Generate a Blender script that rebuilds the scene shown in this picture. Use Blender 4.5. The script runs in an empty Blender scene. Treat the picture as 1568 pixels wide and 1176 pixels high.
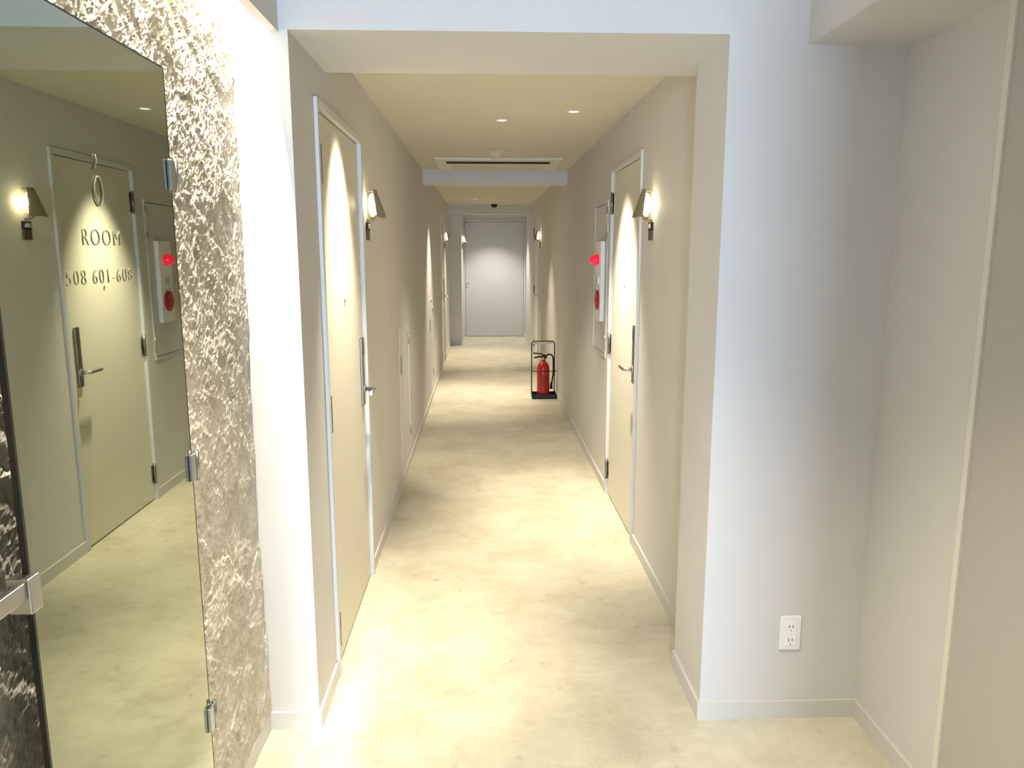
import bpy, bmesh, math, random
from mathutils import Vector, noise, Matrix

S = bpy.context.scene
S.view_settings.view_transform = 'Standard'
COL = S.collection
WARM = (1.0, 0.89, 0.70)

# ------------------------------------------------------------ materials
def lin(c):
    out = []
    for v in c:
        v = v / 255.0
        out.append(v / 12.92 if v <= 0.04045 else ((v + 0.055) / 1.055) ** 2.4)
    return tuple(out) + (1.0,)

def mat(name, rgb, rough=0.6, metal=0.0, emis=None, estr=0.0, bump=0.0, bscale=80.0, var=0.0, vscale=3.0, spec=None):
    m = bpy.data.materials.new(name)
    m.use_nodes = True
    nt = m.node_tree
    b = nt.nodes['Principled BSDF']
    b.inputs['Base Color'].default_value = lin(rgb)
    b.inputs['Roughness'].default_value = rough
    b.inputs['Metallic'].default_value = metal
    if spec is not None:
        b.inputs['Specular IOR Level'].default_value = spec
    if emis:
        b.inputs['Emission Color'].default_value = lin(emis)
        b.inputs['Emission Strength'].default_value = estr
    if bump or var:
        g = nt.nodes.new('ShaderNodeNewGeometry')
    if var:
        n = nt.nodes.new('ShaderNodeTexNoise')
        n.inputs['Scale'].default_value = vscale
        n.inputs['Detail'].default_value = 5
        nt.links.new(g.outputs['Position'], n.inputs['Vector'])
        r = nt.nodes.new('ShaderNodeValToRGB')
        r.color_ramp.elements[0].position = 0.3
        r.color_ramp.elements[1].position = 0.7
        c = lin(rgb)
        r.color_ramp.elements[0].color = tuple(x * (1 - var) for x in c[:3]) + (1,)
        r.color_ramp.elements[1].color = tuple(min(1, x * (1 + var)) for x in c[:3]) + (1,)
        nt.links.new(n.outputs['Fac'], r.inputs['Fac'])
        nt.links.new(r.outputs['Color'], b.inputs['Base Color'])
    if bump:
        n2 = nt.nodes.new('ShaderNodeTexNoise')
        n2.inputs['Scale'].default_value = bscale
        n2.inputs['Detail'].default_value = 4
        nt.links.new(g.outputs['Position'], n2.inputs['Vector'])
        bp = nt.nodes.new('ShaderNodeBump')
        bp.inputs['Strength'].default_value = bump
        bp.inputs['Distance'].default_value = 0.002
        nt.links.new(n2.outputs['Fac'], bp.inputs['Height'])
        nt.links.new(bp.outputs['Normal'], b.inputs['Normal'])
    return m

M_wall = mat('painted_wall', (211, 208, 204), 0.75, bump=0.15, bscale=220, var=0.015)
M_ceil = mat('painted_ceiling', (212, 205, 186), 0.85, bump=0.1, bscale=150, var=0.01)
M_panelwall = mat('grey_panel', (184, 178, 172), 0.6, bump=0.1, bscale=200, var=0.02)
M_back = mat('brown_back_wall', (120, 110, 98), 0.7, bump=0.1, bscale=200, var=0.02)
M_base = mat('baseboard_paint', (208, 206, 200), 0.5)
M_door = mat('door_paint', (218, 214, 199), 0.5, bump=0.05, bscale=300)
M_frame = mat('door_frame_paint', (210, 210, 208), 0.5)
M_steel = mat('brushed_steel', (190, 190, 188), 0.28, 1.0)
M_dsteel = mat('dark_steel', (135, 133, 128), 0.35, 1.0)
M_black = mat('black_metal', (22, 22, 24), 0.4, 0.3)
M_gap = mat('dark_gap', (30, 28, 26), 0.9)
M_white = mat('white_plastic', (238, 238, 238), 0.3)
M_red = mat('fire_red', (176, 22, 18), 0.3)
M_redl = mat('red_lens', (235, 30, 60), 0.2, emis=(255, 20, 60), estr=0.9)
M_label = mat('extinguisher_label', (225, 215, 190), 0.5)
M_yellow = mat('safety_pin_yellow', (225, 180, 30), 0.5)
M_rubber = mat('rubber_hose', (18, 18, 18), 0.6)
M_mirror = mat('mirror_glass', (172, 178, 162), 0.015, 1.0)
M_medge = mat('mirror_edge', (40, 46, 43), 0.3, 0.3)
M_gold = mat('etched_letters', (172, 166, 136), 0.7, 0.0)
M_bulb = mat('glowing_bulb', (255, 240, 200), 0.4, emis=(255, 228, 170), estr=6)
M_lens = mat('downlight_lens', (255, 250, 235), 0.4, emis=(255, 240, 215), estr=2)
M_bronze = mat('bronze_shade', (150, 140, 118), 0.4, 0.5)
M_plate = mat('number_plate', (92, 84, 66), 0.45, 0.5)
M_led = mat('led_strip', (255, 250, 235), 0.4, emis=(255, 240, 205), estr=8)
M_glass = mat('window_frame', (200, 205, 210), 0.4)

# floor
def floor_mat():
    m = bpy.data.materials.new('trowelled_concrete')
    m.use_nodes = True
    nt = m.node_tree; L = nt.links
    b = nt.nodes['Principled BSDF']
    g = nt.nodes.new('ShaderNodeNewGeometry')
    w = nt.nodes.new('ShaderNodeTexNoise'); w.inputs['Scale'].default_value = 3.5; w.inputs['Detail'].default_value = 3
    L.new(g.outputs['Position'], w.inputs['Vector'])
    mx = nt.nodes.new('ShaderNodeVectorMath'); mx.operation = 'MULTIPLY_ADD'
    L.new(w.outputs['Color'], mx.inputs[0]); mx.inputs[1].default_value = (0.18, 0.18, 0)
    L.new(g.outputs['Position'], mx.inputs[2])
    n2 = nt.nodes.new('ShaderNodeTexNoise'); n2.inputs['Scale'].default_value = 3.2; n2.inputs['Detail'].default_value = 14; n2.inputs['Roughness'].default_value = 0.72
    L.new(mx.outputs[0], n2.inputs['Vector'])
    mp = nt.nodes.new('ShaderNodeMapping'); mp.inputs['Scale'].default_value = (1.6, 9.0, 1); mp.inputs['Rotation'].default_value = (0, 0, 0.25)
    L.new(mx.outputs[0], mp.inputs['Vector'])
    n1 = nt.nodes.new('ShaderNodeTexNoise'); n1.inputs['Scale'].default_value = 3.0; n1.inputs['Detail'].default_value = 10; n1.inputs['Roughness'].default_value = 0.75
    L.new(mp.outputs[0], n1.inputs['Vector'])
    r1 = nt.nodes.new('ShaderNodeValToRGB')
    r1.color_ramp.elements[0].position = 0.32; r1.color_ramp.elements[0].color = lin((184, 177, 155))
    r1.color_ramp.elements[1].position = 0.64; r1.color_ramp.elements[1].color = lin((213, 208, 188))
    k = r1.color_ramp.elements.new(0.48); k.color = lin((202, 196, 174))
    L.new(n2.outputs['Fac'], r1.inputs['Fac'])
    r2 = nt.nodes.new('ShaderNodeValToRGB')
    r2.color_ramp.elements[0].position = 0.3; r2.color_ramp.elements[0].color = (0.90, 0.90, 0.89, 1)
    r2.color_ramp.elements[1].position = 0.62; r2.color_ramp.elements[1].color = (1, 1, 1, 1)
    L.new(n1.outputs['Fac'], r2.inputs['Fac'])
    mm = nt.nodes.new('ShaderNodeMix'); mm.data_type = 'RGBA'; mm.blend_type = 'MULTIPLY'; mm.inputs['Factor'].default_value = 1
    L.new(r1.outputs['Color'], mm.inputs[6]); L.new(r2.outputs['Color'], mm.inputs[7])
    n3 = nt.nodes.new('ShaderNodeTexNoise'); n3.inputs['Scale'].default_value = 16; n3.inputs['Detail'].default_value = 4
    L.new(g.outputs['Position'], n3.inputs['Vector'])
    r3 = nt.nodes.new('ShaderNodeValToRGB')
    r3.color_ramp.elements[0].position = 0.26; r3.color_ramp.elements[0].color = (0.8, 0.78, 0.74, 1)
    r3.color_ramp.elements[1].position = 0.38; r3.color_ramp.elements[1].color = (1, 1, 1, 1)
    L.new(n3.outputs['Fac'], r3.inputs['Fac'])
    m2 = nt.nodes.new('ShaderNodeMix'); m2.data_type = 'RGBA'; m2.blend_type = 'MULTIPLY'; m2.inputs['Factor'].default_value = 1
    L.new(mm.outputs[2], m2.inputs[6]); L.new(r3.outputs['Color'], m2.inputs[7])
    L.new(m2.outputs[2], b.inputs['Base Color'])
    b.inputs['Roughness'].default_value = 0.42
    bp = nt.nodes.new('ShaderNodeBump'); bp.inputs['Strength'].default_value = 0.2; bp.inputs['Distance'].default_value = 0.002
    L.new(n1.outputs['Fac'], bp.inputs['Height']); L.new(bp.outputs['Normal'], b.inputs['Normal'])
    return m
M_floor = floor_mat()

def stone_mat():
    m = bpy.data.materials.new('rough_stone')
    m.use_nodes = True
    nt = m.node_tree; L = nt.links
    b = nt.nodes['Principled BSDF']; b.inputs['Roughness'].default_value = 1.0
    b.inputs['Specular IOR Level'].default_value = 0.0
    g = nt.nodes.new('ShaderNodeNewGeometry')
    n1 = nt.nodes.new('ShaderNodeTexNoise'); n1.inputs['Scale'].default_value = 14; n1.inputs['Detail'].default_value = 12; n1.inputs['Roughness'].default_value = 0.8
    L.new(g.outputs['Position'], n1.inputs['Vector'])
    r1 = nt.nodes.new('ShaderNodeValToRGB')
    r1.color_ramp.elements[0].position = 0.35; r1.color_ramp.elements[0].color = lin((178, 170, 152))
    r1.color_ramp.elements[1].position = 0.62; r1.color_ramp.elements[1].color = lin((218, 213, 202))
    L.new(n1.outputs['Fac'], r1.inputs['Fac']); L.new(r1.outputs['Color'], b.inputs['Base Color'])
    n2 = nt.nodes.new('ShaderNodeTexNoise'); n2.inputs['Scale'].default_value = 110; n2.inputs['Detail'].default_value = 8; n2.inputs['Roughness'].default_value = 0.7
    L.new(g.outputs['Position'], n2.inputs['Vector'])
    bp = nt.nodes.new('ShaderNodeBump'); bp.inputs['Strength'].default_value = 0.8; bp.inputs['Distance'].default_value = 0.003
    L.new(n2.outputs['Fac'], bp.inputs['Height']); L.new(bp.outputs['Normal'], b.inputs['Normal'])
    return m
M_stone = stone_mat()

# ------------------------------------------------------------ geometry helpers
def empty(name, loc=(0, 0, 0)):
    e = bpy.data.objects.new(name, None)
    e.empty_display_size = 0.05
    e.location = loc
    COL.objects.link(e)
    return e

def finish(bm, name, m, parent=None, smooth=False):
    me = bpy.data.meshes.new(name)
    bmesh.ops.recalc_face_normals(bm, faces=bm.faces)
    # centre the origin
    co = [v.co for v in bm.verts]
    c = Vector(((min(v.x for v in co) + max(v.x for v in co)) / 2,
                (min(v.y for v in co) + max(v.y for v in co)) / 2,
                (min(v.z for v in co) + max(v.z for v in co)) / 2))
    bmesh.ops.translate(bm, verts=bm.verts, vec=-c)
    bm.to_mesh(me); bm.free()
    me.materials.append(m)
    if smooth:
        for p in me.polygons: p.use_smooth = True
    o = bpy.data.objects.new(name, me)
    COL.objects.link(o)
    if parent:
        o.parent = parent
        o.location = c - parent.location
    else:
        o.location = c
    return o

def addbox(bm, x0, x1, y0, y1, z0, z1):
    vs = [bm.verts.new((x, y, z)) for x in (x0, x1) for y in (y0, y1) for z in (z0, z1)]
    for f in ((0, 1, 3, 2), (4, 6, 7, 5), (0, 4, 5, 1), (2, 3, 7, 6), (0, 2, 6, 4), (1, 5, 7, 3)):
        bm.faces.new([vs[i] for i in f])

def box(name, x0, x1, y0, y1, z0, z1, m, parent=None, bev=0.0):
    if x0 > x1: x0, x1 = x1, x0
    if y0 > y1: y0, y1 = y1, y0
    bm = bmesh.new(); addbox(bm, x0, x1, y0, y1, z0, z1)
    o = finish(bm, name, m, parent)
    if bev:
        md = o.modifiers.new('bevel', 'BEVEL'); md.width = bev; md.segments = 2
    return o

def boxes(name, lst, m, parent=None, bev=0):
    bm = bmesh.new()
    for b in lst:
        b = list(b)
        if b[0] > b[1]: b[0], b[1] = b[1], b[0]
        if b[2] > b[3]: b[2], b[3] = b[3], b[2]
        addbox(bm, *b)
    o = finish(bm, name, m, parent)
    if bev:
        md = o.modifiers.new('bevel', 'BEVEL'); md.width = bev; md.segments = 2
    return o

def wall_x(name, x0, x1, y0, y1, z0, z1, holes, m):
    ys = sorted(set([y0, y1] + [h[0] for h in holes] + [h[1] for h in holes]))
    zs = sorted(set([z0, z1] + [h[2] for h in holes] + [h[3] for h in holes]))
    bm = bmesh.new()
    for i in range(len(ys) - 1):
        for j in range(len(zs) - 1):
            cy = (ys[i] + ys[i + 1]) / 2; cz = (zs[j] + zs[j + 1]) / 2
            if any(h[0] < cy < h[1] and h[2] < cz < h[3] for h in holes): continue
            addbox(bm, x0, x1, ys[i], ys[i + 1], zs[j], zs[j + 1])
    return finish(bm, name, m)

def tube(name, pts, r, m, parent=None, seg=12, caps=True, radii=None):
    bm = bmesh.new()
    rings = []
    n = len(pts); P = [Vector(p) for p in pts]
    up = None
    for i in range(n):
        t = (P[min(i + 1, n - 1)] - P[max(i - 1, 0)]).normalized()
        if up is None:
            up = Vector((0, 0, 1)) if abs(t.z) < 0.9 else Vector((1, 0, 0))
        a = t.cross(up)
        if a.length < 1e-4: a = t.cross(Vector((0, 1, 0)))
        a.normalize(); b = a.cross(t).normalized(); up = b
        rr = radii[i] if radii else r
        rings.append([bm.verts.new(P[i] + a * rr * math.cos(2 * math.pi * k / seg) + b * rr * math.sin(2 * math.pi * k / seg)) for k in range(seg)])
    for i in range(n - 1):
        for k in range(seg):
            bm.faces.new([rings[i][k], rings[i][(k + 1) % seg], rings[i + 1][(k + 1) % seg], rings[i + 1][k]])
    if caps:
        bm.faces.new(rings[0]); bm.faces.new(rings[-1])
    o = finish(bm, name, m, parent)
    for p in o.data.polygons:
        if len(p.vertices) == 4: p.use_smooth = True
    return o

def lathe(name, cx, cy, prof, m, parent=None, seg=32):
    """prof: list of (r,z) - vertical axis"""
    return tube(name, [(cx, cy, z + i * 1e-6) for i, (r, z) in enumerate(prof)], 0, m, parent, seg, True, [max(r, 1e-4) for r, z in prof])

# ------------------------------------------------------------ dimensions
XL, XR = -0.545, 0.80       # corridor walls
YF = 2.32                   # wall around the opening
XWL, XWR = -0.725, 1.252    # foyer walls
ZO, ZC, ZR = 2.17, 2.30, 2.62
YE = 14.2
YB = -2.4

box('floor', -1.0, 1.6, YB - 0.2, YE + 0.2, -0.1, 0, M_floor)
box('ceiling', XL - 0.12, XR + 0.12, 2.85, YE + 0.15, ZC, ZC + 0.12, M_ceil)
box('ceiling_foyer', XWL - 0.12, XWR + 0.12, YB - 0.12, YF, ZR, ZR + 0.1, M_ceil)
# corridor walls
D1 = (2.63, 3.56); D2 = (10.2, 11.05)
R1 = (3.88, 4.78); R2 = (10.9, 11.8)
HD = 2.05
wall_x('wall_left', XL - 0.12, XL, YF, 12.9, 0, ZC, [(D1[0], D1[1], 0, HD), (5.0, 5.62, 0.12, 1.06), (7.9, 8.4, 0.12, 1.06), (D2[0], D2[1], 0, HD)], M_wall)
wall_x('wall_left_end', XL - 0.12, -0.345, 12.9, YE, 0, ZC, [], M_wall)
wall_x('wall_right', XR, XR + 0.12, 2.66, YE, 0, ZC, [(R1[0], R1[1], 0, HD), (R2[0], R2[1], 0, HD), (4.9, 5.46, 0.87, 1.87)], M_wall)
box('wall_end', -0.665, XR + 0.12, YE, YE + 0.12, 0, ZC, M_wall)
box('wall_left_backing', XL - 0.2, XL - 0.121, YF + 0.13, 12.9, 0, ZC, M_gap)
box('wall_right_backing', XR + 0.121, XR + 0.2, 2.67, YE, 0, ZC, M_gap)
# wall around opening
box('wall_front_right', 0.72, XWR + 0.12, YF, 2.66, 0, ZO, M_wall)
box('wall_front_left', XWL - 0.12, XL - 0.12, YF, YF + 0.12, 0, ZO, M_wall)
box('wall_lintel', XWL - 0.12, XWR + 0.12, YF, 2.85, ZO, ZR + 0.1, M_wall)
# foyer walls
wall_x('wall_foyer_left', XWL - 0.12, XWL, YB, YF, 0, ZR, [], M_wall)
wall_x('wall_foyer_right', XWR, XWR + 0.12, YB, YF, 0, ZR, [], M_wall)
boxes('wall_back', [(XWL - 0.12, -0.45, YB - 0.12, YB, 0, ZR), (-0.1, XWR + 0.12, YB - 0.12, YB, 0, ZR),
                    (-0.45, -0.1, YB - 0.12, YB, 0, 0.2), (-0.45, -0.1, YB - 0.12, YB, 2.3, ZR)], M_back)
box('daylight_blocker', 0.21, XWR, -0.62, -0.5, 0, ZR, M_back)  # added out of view: cuts window daylight off the front wall's right side
box('stone_shade_fin', XWL, -0.50, 0.18, 0.30, 0, 2.163, M_back)  # unseen added fin, keeps daylight from grazing the stone and mirror
# soffits / fascia
box('soffit_right', 0.952, XWR, -0.5, YF, 2.144, ZR, M_wall)
box('soffit_left', -0.6, -0.571, YB, YF, 2.163, ZR, M_wall)
# ceiling beams
box('beam_1', XL, XR, 7.3, 7.6, 2.178, ZC, M_wall)
box('beam_2', XL, XR, 12.7, 12.95, 2.155, ZC, M_wall)

# baseboards
BH = 0.062; BT = 0.009
boxes('baseboard_left', [(XL, XL + BT, YF - BT, D1[0], 0, BH), (XL, XL + BT, D1[1], D2[0], 0, BH), (XL, XL + BT, D2[1], 12.9, 0, BH)], M_base)
boxes('baseboard_right', [(XR - BT, XR, 2.66, R1[0], 0, BH), (XR - BT, XR, R1[1], R2[0], 0, BH), (XR - BT, XR, R2[1], YE, 0, BH)], M_base)
boxes('baseboard_front_right', [(0.72 - BT, XWR, YF - BT, YF, 0, BH), (0.72 - BT, 0.72, YF, 2.66, 0, BH)], M_base)
box('baseboard_front_left', XWL, XL, YF - BT, YF, 0, BH, M_base)
box('baseboard_foyer_left', XWL, XWL + 0.02, 0.3, YF - BT, 0, BH, M_base)
box('baseboard_foyer_right', XWR - BT, XWR, 1.86, YF - BT, 0, BH, M_base)

# foyer right: tall panel and edge trim
box('wall_panel', XWR - 0.006, XWR, -0.5, 1.845, 0, 2.144, M_panelwall)
box('trim_1', XWR - 0.012, XWR, 1.845, 1.865, 0, 2.144, mat('pale_edge_trim', (226, 220, 208), 0.4))

# window behind camera
w = empty('window_1', (-0.275, YB - 0.06, 1.25))
boxes('frame', [(-0.45, -0.43, YB - .09, YB - .03, 0.2, 2.3), (-0.12, -0.10, YB - .09, YB - .03, 0.2, 2.3),
                (-0.43, -0.12, YB - .09, YB - .03, 0.2, 0.22), (-0.43, -0.12, YB - .09, YB - .03, 2.28, 2.3)], M_glass, w)

# ------------------------------------------------------------ stone wall
def stone():
    bm = bmesh.new()
    y0, y1, z0, z1 = 0.3, YF - 0.002, BH + 0.002, 2.6
    ny, nz = 400, 500
    vs = []
    for i in range(ny + 1):
        col = []
        for j in range(nz + 1):
            y = y0 + (y1 - y0) * i / ny; z = z0 + (z1 - z0) * j / nz
            jit = 0.010
            wy = y + 0.06 * noise.noise(Vector((3, y * 4, z * 4))) + 0.02 * noise.noise(Vector((3, y * 18, z * 18))) + jit * noise.noise(Vector((3, y * 60, z * 60)))
            wz = z + 0.06 * noise.noise(Vector((9, y * 4, z * 4))) + 0.02 * noise.noise(Vector((8, y * 18, z * 18))) + jit * noise.noise(Vector((8, y * 60, z * 60)))
            u = (wy + wz * 0.6); v = (wz - wy * 0.6)
            dist, pts = noise.voronoi(Vector((0.5, u * 8, v * 4.5)))
            c = pts[0]
            tilt = (u * 8 - c.y) * (0.2 + 1.1 * noise.cell(c * 3.1 + Vector((4, 2, 1)))) * 0.008
            dist2, pts2 = noise.voronoi(Vector((2.5, u * 22, v * 13)))
            c2 = pts2[0]
            sel = 1.0 if noise.cell(c2 * 9.7) > 0.0 else 0.25
            tilt2 = (u * 22 - c2.y) * sel * 0.0038
            big = noise.fractal(Vector((0, y * 3, z * 2.2)), 1.0, 2.0, 3)
            med = noise.fractal(Vector((7, u * 12, v * 6)), 0.9, 2.0, 4)
            fine = noise.fractal(Vector((5, y * 70, z * 60)), 0.6, 2.0, 4)
            hf = max(0, min(1, (z - 1.0) / 1.0))
            d = 0.020 + 0.007 * big + 0.004 * med + (0.45 + 0.55 * hf) * (tilt + tilt2 + 0.004 * noise.cell(c * 7.3)) + 0.0022 * fine
            d = max(0.001, min(0.060, d))
            col.append(bm.verts.new((XWL + d, y, z)))
        vs.append(col)
    for i in range(ny):
        for j in range(nz):
            bm.faces.new([vs[i][j], vs[i + 1][j], vs[i + 1][j + 1], vs[i][j + 1]])
    return finish(bm, 'wall_stone_cladding', M_stone)
so = stone()
so.data.update()
if so.data.polygons[0].normal.x < 0: so.data.flip_normals()

# LED strip inside the cove
box('led_strip_light', -0.65, -0.63, 1.1, YF - 0.05, ZR - 0.012, ZR, M_led)

# ------------------------------------------------------------ mirror door
md = empty('mirror_door', (-0.64, 1.34, 1.0))
MX = -0.64
MY0 = 1.043
box('mirror_pane', MX - 0.008, MX, MY0, 1.65, 0.12, 1.914, M_mirror, md)
boxes('glass_edge', [(MX - 0.0082, MX + 0.0004, 1.65, 1.6525, 0.12, 1.914), (MX - 0.0082, MX + 0.0004, MY0 - 0.005, MY0, 0.12, 1.914), (MX - 0.0082, MX + 0.0004, MY0, 1.65, 1.914, 1.917)], M_medge, md)
for k, z in enumerate((1.706, 1.085, 0.481)):
    boxes('hinge_%d' % (k + 1), [(MX, MX + 0.008, 1.632, 1.668, z - 0.03, z + 0.03), (-0.70, MX + 0.008, 1.655, 1.668, z - 0.03, z + 0.03)], M_steel, md, 0.002)
    tube('hinge_pin_%d' % (k + 1), [(MX + 0.006, 1.664, z - 0.034), (MX + 0.006, 1.664, z + 0.034)], 0.006, M_steel, md)
boxes('latch', [(MX - 0.02, MX + 0.012, 1.018, 1.046, 1.052, 1.104), (MX - 0.004, MX + 0.008, 0.95, 1.03, 1.075, 1.10), (-0.71, MX, 0.985, 1.01, 1.072, 1.092)], M_steel, md, 0.002)

def text(name, body, size, loc, rot, m, parent, ext=0.0008, off=0.0):
    cu = bpy.data.curves.new(name, 'FONT')
    cu.body = body; cu.size = size; cu.extrude = ext; cu.align_x = 'CENTER'; cu.align_y = 'CENTER'
    cu.space_character = 1.25
    cu.offset = off
    o = bpy.data.objects.new(name, cu)
    cu.materials.append(m)
    COL.objects.link(o)
    o.parent = parent
    o.location = Vector(loc) - parent.location
    o.rotation_euler = rot
    return o
RL = (math.pi / 2, 0, math.pi / 2)
text('lettering_room', 'ROOM', 0.040, (MX + 0.0006, 1.337, 1.572), RL, M_gold, md, 0.0004, -0.0009)
text('lettering_numbers', '508 601-608', 0.036, (MX + 0.0006, 1.325, 1.508), RL, M_gold, md, 0.0004, -0.0009)
ring = [(MX + 0.002, 1.337 + 0.014 * math.cos(a * math.pi / 12), 1.650 + 0.024 * math.sin(a * math.pi / 12)) for a in range(25)]
tube('emblem_ring', ring, 0.0012, M_gold, md, 8, False)
tube('emblem_stroke', [(MX + 0.002, 1.328, 1.685), (MX + 0.002, 1.338, 1.699), (MX + 0.002, 1.334, 1.709)], 0.0012, M_gold, md, 8)

# ------------------------------------------------------------ hotel doors
def door(idx, side, y0, y1, hinge_far, detail=True):
    s = 1 if side == 'L' else -1          # wall normal along +x for the left wall
    X = XL if side == 'L' else XR
    e = empty('door_%d' % idx, (X, (y0 + y1) / 2, 0))
    fw = 0.028
    fr = [(X - s * 0.10, X + s * 0.012, y0, y0 + fw, 0, HD), (X - s * 0.10, X + s * 0.012, y1 - fw, y1, 0, HD),
          (X - s * 0.10, X + s * 0.012, y0 + fw, y1 - fw, HD - fw, HD)]
    boxes('frame', fr, M_frame, e, 0.0015)
    a, b = y0 + fw + 0.004, y1 - fw - 0.004
    box('leaf', X - s * 0.048, X - s * 0.006, a, b, 0.008, HD - fw - 0.004, M_door, e, 0.0015)
    box('stop', X - s * 0.10, X - s * 0.05, y0 + fw, y1 - fw, 0.0, HD - fw, M_gap, e)
    hy = b if hinge_far else a
    ly = a + 0.075 if hinge_far else b - 0.075
    F = X - s * 0.006
    for k, z in enumerate((1.84, 0.985, 0.17)):
        boxes('hinge_leaf_%d' % (k + 1), [(F, F + s * 0.003, hy - 0.028, hy + 0.024, z - 0.055, z + 0.055)], M_steel, e)
        tube('hinge_knuckle_%d' % (k + 1), [(F + s * 0.012, hy, z - 0.065), (F + s * 0.012, hy, z + 0.065)], 0.0085, M_dsteel, e)
    box('lock_plate', F, F + s * 0.012, ly - 0.022, ly + 0.022, 0.86, 1.17, M_dsteel, e, 0.003)
    d = 1 if hinge_far else -1
    tube('lever', [(F + s * 0.01, ly, 0.935), (F + s * 0.05, ly, 0.935), (F + s * 0.058, ly + d * 0.01, 0.935), (F + s * 0.058, ly + d * 0.12, 0.935)], 0.009, M_steel, e)
    tube('rosette', [(F + s * 0.011, ly, 0.935), (F + s * 0.017, ly, 0.935)], 0.02, M_steel, e, 20)
    box('card_reader', F + s * 0.012, F + s * 0.014, ly - 0.014, ly + 0.014, 1.09, 1.15, M_plate, e)
    cy = (a + b) / 2
    tube('peephole', [(F, cy, 1.36), (F + s * 0.004, cy, 1.36)], 0.008, M_steel, e, 16)
    return e
door(1, 'L', D1[0], D1[1], False)
door(2, 'R', R1[0], R1[1], True)
door(3, 'L', D2[0], D2[1], False)
door(4, 'R', R2[0], R2[1], True)

# end door (plain leaf, in the end wall)
e = empty('door_5', (0.22, YE, 0))
boxes('frame', [(-0.345, -0.315, YE - 0.02, YE, 0, 2.13), (0.765, 0.795, YE - 0.02, YE, 0, 2.13), (-0.315, 0.765, YE - 0.02, YE, 2.1, 2.13)], M_wall, e)
box('leaf', -0.305, 0.755, YE - 0.014, YE, 0.01, 2.09, mat('end_door_paint', (198, 199, 200), 0.6), e, 0.002)
box('door_closer', -0.30, -0.25, YE - 0.05, YE - 0.014, 2.0, 2.07, M_dsteel, e, 0.004)
tube('lever', [(-0.28, YE - 0.014, 0.98), (-0.28, YE - 0.05, 0.98), (-0.25, YE - 0.05, 0.98)], 0.009, M_dsteel, e)
tube('door_stop', [(0.37, YE - 0.05, 0.0), (0.37, YE - 0.05, 0.035)], 0.02, M_steel, e)

# service hatches in left wall
def hatch(y0, y1):
    e = empty('access_hatch', (XL, (y0 + y1) / 2, 0.59))
    f = 0.012
    boxes('frame', [(XL - .04, XL + .003, y0, y0 + f, .12, 1.06), (XL - .04, XL + .003, y1 - f, y1, .12, 1.06),
                    (XL - .04, XL + .003, y0 + f, y1 - f, .12, .132), (XL - .04, XL + .003, y0 + f, y1 - f, 1.048, 1.06)], M_wall, e)
    box('leaf', XL - 0.03, XL - 0.001, y0 + f + .003, y1 - f - .003, .135, 1.045, M_wall, e)
    box('pull', XL - 0.001, XL + 0.006, y0 + 0.05, y0 + 0.085, 0.74, 0.86, M_dsteel, e, 0.002)
    for z in (0.25, 0.93):
        tube('hinge', [(XL + 0.004, y1 - f, z - .04), (XL + 0.004, y1 - f, z + .04)], 0.005, M_steel, e)
hatch(5.0, 5.62); hatch(7.9, 8.4)

# ------------------------------------------------------------ fire hydrant cabinet/alarm on right wall
e = empty('fire_alarm_cabinet', (XR, 5.18, 1.37))
f = 0.015
boxes('frame', [(XR - .006, XR + .05, 4.9, 4.9 + f, .87, 1.87), (XR - .006, XR + .05, 5.46 - f, 5.46, .87, 1.87),
                (XR - .006, XR + .05, 4.9 + f, 5.46 - f, .87, .885), (XR - .006, XR + .05, 4.9 + f, 5.46 - f, 1.855, 1.87)], M_frame, e)
box('leaf', XR - 0.002, XR + 0.03, 4.92, 5.44, .89, 1.85, M_wall, e)
box('alarm_plate', XR - 0.03, XR - 0.002, 5.0, 5.2, 1.10, 1.62, M_white, e, 0.004)
tube('alarm_lamp', [(XR - 0.03, 5.1, 1.50), (XR - 0.05, 5.1, 1.50), (XR - 0.068, 5.1, 1.50), (XR - 0.082, 5.1, 1.50), (XR - 0.088, 5.1, 1.50)], 0.03, M_redl, e, 24, True, [0.036, 0.034, 0.030, 0.019, 0.004])
tube('push_button_ring', [(XR - 0.03, 5.1, 1.235), (XR - 0.04, 5.1, 1.235), (XR - 0.045, 5.1, 1.235)], 0.06, M_red, e, 32, True, [0.066, 0.064, 0.055])
tube('push_button', [(XR - 0.045, 5.1, 1.235), (XR - 0.049, 5.1, 1.235)], 0.02, M_red, e, 24)
box('telephone_jack', XR - 0.034, XR - 0.03, 5.07, 5.13, 1.34, 1.39, M_steel, e)
for k, z in enumerate((1.78, 1.62, 0.97)):
    tube('hinge_%d' % k, [(XR - 0.008, 4.905, z - .05), (XR - 0.008, 4.905, z + .05)], 0.007, M_steel, e)

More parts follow.
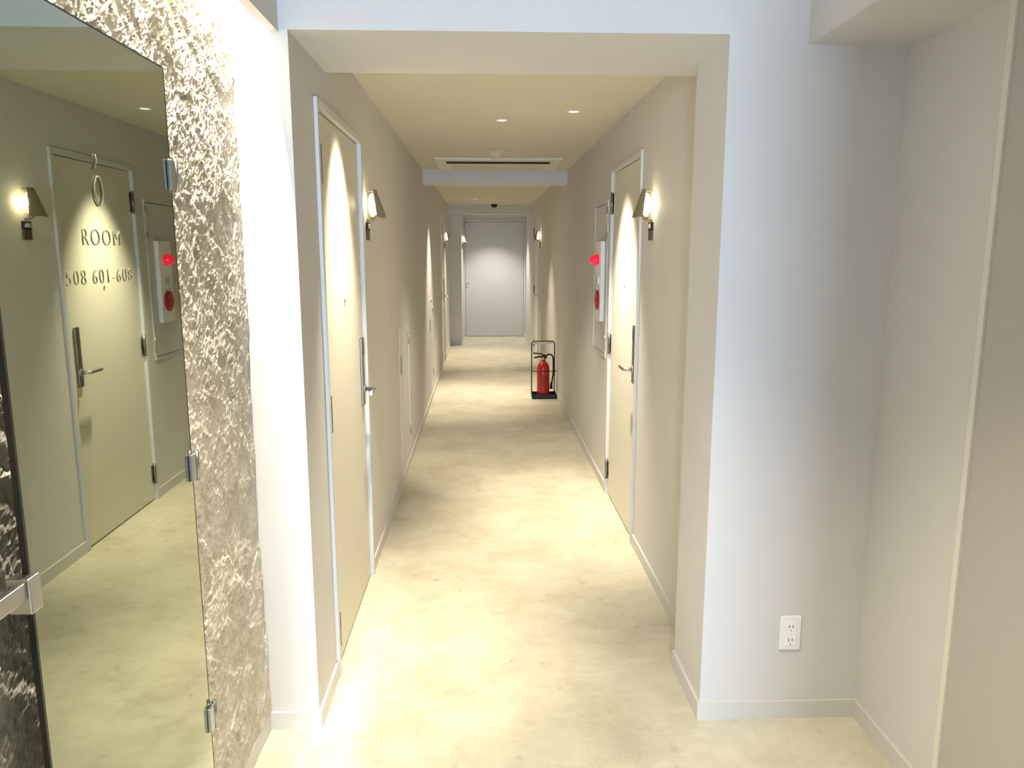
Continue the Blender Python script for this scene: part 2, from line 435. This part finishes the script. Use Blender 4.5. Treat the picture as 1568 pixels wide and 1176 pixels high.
# ------------------------------------------------------------ wall sconces
def sconce(side, y, x=None, light=True, num='106', power=1.0):
    s = 1 if side == 'L' else -1
    X = x if x is not None else (XL if side == 'L' else XR)
    z = 1.70
    e = empty('wall_sconce', (X, y, z))
    box('mount_plate', X, X + s * 0.010, y - 0.032, y + 0.032, z - 0.095, z - 0.05, M_plate, e, 0.002)
    box('number_plate', X, X + s * 0.012, y - 0.032, y + 0.032, z - 0.05, z - 0.012, M_black, e, 0.002)
    rot = RL if side == 'L' else (math.pi / 2, 0, -math.pi / 2)
    text('number', num, 0.030, (X + s * 0.013, y, z - 0.031), rot, M_white, e)
    tube('arm', [(X, y, z - 0.002), (X + s * 0.032, y, z - 0.002), (X + s * 0.032, y, z + 0.01)], 0.006, M_bronze, e)
    tube('lamp_holder', [(X + s * 0.032, y, z + 0.003), (X + s * 0.032, y, z + 0.022)], 0.014, M_bronze, e, 20)
    zz = [0.022, 0.035, 0.08, 0.105, 0.118, 0.123]
    tube('bulb', [(X + s * 0.032, y, z + q) for q in zz], 0, M_bulb, e, 20, True, [0.013, 0.020, 0.022, 0.019, 0.011, 0.002])
    bm = bmesh.new(); rings = []
    N = 20
    for (rr, h, off) in ((0.028, 0.138, 0.026), (0.078, 0.010, 0.030)):
        for dr in (0, 0.0025):
            ring = []
            for k in range(N + 1):
                a = -math.radians(62) + math.radians(124) * k / N
                ring.append(bm.verts.new((X + s * (off + (rr + dr) * math.cos(a) * 0.8), y + (rr + dr) * math.sin(a), z + h)))
            rings.append(ring)
    def band(A, B):
        for k in range(N): bm.faces.new([A[k], A[k + 1], B[k + 1], B[k]])
    band(rings[0], rings[2]); band(rings[1], rings[3]); band(rings[0], rings[1]); band(rings[2], rings[3])
    for k in (0, N): bm.faces.new([rings[0][k], rings[1][k], rings[3][k], rings[2][k]])
    o = finish(bm, 'shade', M_bronze, e)
    tube('shade_stay', [(X + s * 0.002, y, z + 0.132), (X + s * 0.049, y, z + 0.132)], 0.003, M_bronze, e)
    li = bpy.data.lights.new('sconce_light', 'POINT'); li.energy = 0.5 * power; li.color = (1, 0.86, 0.60); li.shadow_soft_size = 0.02
    lo = bpy.data.objects.new('sconce_light', li); COL.objects.link(lo); lo.parent = e
    lo.location = Vector((X + s * 0.030, y - 0.045, z + 0.07)) - e.location
sconce('L', 3.72, num='107')
sconce('R', 3.64)
sconce('L', 11.3, num='105')
sconce('R', 10.6, num='104')
sconce('L', 13.5, x=-0.345, num='103')

# ------------------------------------------------------------ ceiling things
def downlight(x, y, zc, target=None, power=20, size=62, color=WARM, blend=0.6, visible=True):
    e = empty('downlight', (x, y, zc))
    if visible:
        bm = bmesh.new()
        seg = 28
        pr = [(0.038, 0), (0.038, -0.003), (0.030, -0.004), (0.024, -0.002), (0.024, -0.0005)]
        rings = [[bm.verts.new((x + r * math.cos(2 * math.pi * k / seg), y + r * math.sin(2 * math.pi * k / seg), zc + z)) for k in range(seg)] for r, z in pr]
        for i in range(len(pr) - 1):
            for k in range(seg): bm.faces.new([rings[i][k], rings[i][(k + 1) % seg], rings[i + 1][(k + 1) % seg], rings[i + 1][k]])
        finish(bm, 'trim_ring', M_white, e)
        tube('lens', [(x, y, zc - 0.0012), (x, y, zc - 0.0004)], 0.0235, M_lens, e, 24)
    li = bpy.data.lights.new('downlight_beam', 'SPOT'); li.energy = power; li.color = color
    li.spot_size = math.radians(size); li.spot_blend = blend; li.shadow_soft_size = 0.025
    lo = bpy.data.objects.new('downlight_beam', li); COL.objects.link(lo); lo.parent = e
    lo.location = (0, 0, -0.03)
    t = Vector(target) if target else Vector((x, y, 0))
    d = t - Vector((x, y, zc - 0.03))
    lo.rotation_euler = d.to_track_quat('-Z', 'Y').to_euler()
downlight(-0.34, 3.05, ZC, target=(-0.54, 3.02, 0), power=310, size=60, blend=1.0)
downlight(0.50, 4.31, ZC, target=(0.70, 4.31, 0), power=370, size=64, blend=1.0)
downlight(0.12, 4.60, ZC, target=(0.1, 5.9, 0), power=180, size=60, blend=0.9)
downlight(-0.25, 8.0, ZC, power=240, size=66, blend=0.9)
downlight(0.3, 8.9, ZC, power=180, size=66, blend=0.9)
downlight(-0.1, 11.3, ZC, power=210, size=74, blend=0.8)
downlight(0.2, 13.5, ZC, power=130, size=100, blend=0.8, color=(1, .93, .82))
downlight(0.1, 1.3, ZR, power=260, size=88, blend=0.9)

e = empty('ceiling_air_conditioner', (0.14, 6.8, ZC))
box('panel', -0.38, 0.66, 6.36, 7.24, ZC - 0.018, ZC, mat('ac_panel', (222, 216, 200), 0.5), e, 0.004)
box('outlet_slot', -0.29, 0.57, 6.5, 6.66, ZC - 0.0195, ZC - 0.017, M_gap, e)
box('intake_grille', -0.26, 0.54, 6.75, 7.12, ZC - 0.021, ZC - 0.018, M_ceil, e, 0.001)
e = empty('smoke_detector', (0.115, 6.04, ZC))
lathe('body', 0.115, 6.04, [(0.062, ZC), (0.062, ZC - 0.012), (0.05, ZC - 0.024), (0.035, ZC - 0.030), (0.03, ZC - 0.042), (0.002, ZC - 0.044)], M_ceil, e)
lathe('base', 0.115, 6.04, [(0.1, ZC), (0.1, ZC - 0.004), (0.08, ZC - 0.008)], M_ceil, e)
e = empty('motion_sensor', (0.2, 12.6, ZC))
lathe('dome', 0.2, 12.5, [(0.05, ZC), (0.05, ZC - 0.02), (0.035, ZC - 0.045), (0.002, ZC - 0.055)], M_black, e)

# ------------------------------------------------------------ outlet
e = empty('wall_outlet', (1.012, YF, 0.308))
box('cover_plate', 0.977, 1.047, YF - 0.007, YF, 0.248, 0.368, M_white, e, 0.003)
box('insert', 0.993, 1.031, YF - 0.009, YF - 0.007, 0.262, 0.354, mat('outlet_insert', (244, 244, 242), 0.3), e, 0.001)
sl = []
for zc in (0.332, 0.284):
    for dx in (-0.006, 0.006):
        sl.append((1.012 + dx - 0.001, 1.012 + dx + 0.001, YF - 0.0095, YF - 0.0088, zc - 0.005, zc + 0.005))
    sl.append((1.0105, 1.0135, YF - 0.0095, YF - 0.0088, zc - 0.016, zc - 0.013))
boxes('slots', sl, M_gap, e)

# ------------------------------------------------------------ fire extinguisher and stand
ex, ey = 0.655, 8.1
e = empty('fire_extinguisher_stand', (ex, ey, 0))
x0, x1 = ex - 0.13, ex + 0.13; y0, y1 = ey - 0.1, ey + 0.1
boxes('tray', [(x0, x1, y0, y1, 0, 0.008), (x0, x1, y0, y0 + .006, 0.008, .05), (x0, x1, y1 - .006, y1, 0.008, .05), (x0, x0 + .006, y0, y1, 0.008, .05), (x1 - .006, x1, y0, y1, 0.008, .05)], M_black, e)
tube('back_frame', [(x0 + .006, y1 - .01, 0.0), (x0 + .006, y1 - .01, 0.58), (x0 + 0.02, y1 - .01, .6), (x1 - 0.02, y1 - .01, .6), (x1 - .006, y1 - .01, .58), (x1 - .006, y1 - .01, 0)], 0.006, M_black, e, 8)
tube('front_bar', [(x0 + .006, y1 - .01, 0.3), (x0 + .006, y0 + .01, 0.3), (x1 - .006, y0 + .01, 0.3), (x1 - .006, y1 - .01, 0.3)], 0.004, M_black, e, 8)
boxes('sign_plate', [(x0 + 0.01, x1 - 0.01, y1 - .012, y1 - .009, 0.57, 0.598)], M_label, e)
e2 = empty('fire_extinguisher', (ex - 0.005, ey, 0.009))
cx = ex - 0.005
lathe('cylinder', cx, ey, [(0.05, 0.0085), (0.066, 0.012), (0.068, 0.03), (0.068, 0.31), (0.063, 0.345), (0.048, 0.375), (0.024, 0.392), (0.02, 0.41)], M_red, e2)
lathe('valve', cx, ey, [(0.02, 0.41), (0.024, 0.412), (0.024, 0.44), (0.012, 0.445), (0.012, 0.458)], M_steel, e2)
tube('carry_handle', [(cx + 0.02, ey - .01, 0.44), (cx - 0.03, ey - .01, 0.448), (cx - 0.10, ey - .01, 0.435)], 0.009, M_black, e2, 8)
tube('squeeze_lever', [(cx + 0.025, ey - .01, 0.455), (cx - 0.03, ey - .01, 0.478), (cx - 0.11, ey - .01, 0.485)], 0.008, M_black, e2, 8)
lathe('safety_pin', cx + 0.0, ey, [(0.015, 0.458), (0.015, 0.475), (0.003, 0.48)], M_yellow, e2, 12)
hp = []
for k in range(17):
    a = math.pi * k / 16
    hp.append((cx + 0.02 + 0.042 * (1 - math.cos(a)) , ey - 0.03, 0.425 + 0.05 * math.sin(a)))
hp += [(cx + 0.106, ey - 0.03, 0.33), (cx + 0.104, ey - 0.03, 0.25), (cx + 0.09, ey - 0.03, 0.17)]
tube('hose', hp, 0.009, M_rubber, e2, 10)
tube('nozzle', [(cx + 0.09, ey - 0.03, 0.17), (cx + 0.082, ey - 0.03, 0.10)], 0, M_black, e2, 12, True, [0.011, 0.018])
bm = bmesh.new(); A = []; B = []
for k in range(13):
    a = math.radians(-140 + 100 * k / 12)
    A.append(bm.verts.new((cx + 0.0688 * math.cos(a), ey + 0.0688 * math.sin(a), 0.14)))
    B.append(bm.verts.new((cx + 0.0688 * math.cos(a), ey + 0.0688 * math.sin(a), 0.26)))
for k in range(12): bm.faces.new([A[k], A[k + 1], B[k + 1], B[k]])
finish(bm, 'label', mat('red_label', (150, 30, 20), 0.5), e2)

# ------------------------------------------------------------ lights
def area(name, loc, target, sx, sy, power, color):
    li = bpy.data.lights.new(name, 'AREA'); li.shape = 'RECTANGLE'; li.size = sx; li.size_y = sy
    li.energy = power; li.color = color
    o = bpy.data.objects.new(name, li); COL.objects.link(o)
    o.location = loc
    o.rotation_euler = (Vector(target) - Vector(loc)).to_track_quat('-Z', 'Y').to_euler()
    return o
area('window_daylight', (-0.275, YB - 0.10, 1.25), (-0.275, 0, 1.25), 0.31, 2.04, 205, (0.58, 0.75, 1.0))
a = area('cove_light', (-0.64, 1.72, ZR - 0.02), (-0.655, 0.9, 0), 0.02, 1.15, 75, (1.0, 0.93, 0.80))
a.rotation_euler = (0, 0, 0)

W = bpy.data.worlds.new('world'); S.world = W; W.use_nodes = True
W.node_tree.nodes['Background'].inputs[0].default_value = (0.55, 0.72, 1.0, 1)
W.node_tree.nodes['Background'].inputs[1].default_value = 0.8

# ------------------------------------------------------------ camera
cd = bpy.data.cameras.new('camera'); cam = bpy.data.objects.new('camera', cd); COL.objects.link(cam)
cam.location = (0, 0, 1.55)
cam.rotation_euler = (math.radians(90 - 9.8), 0, math.radians(-2.22))
cd.sensor_width = 36; cd.lens = 1170 / 1568 * 36
cd.clip_start = 0.02
S.camera = cam
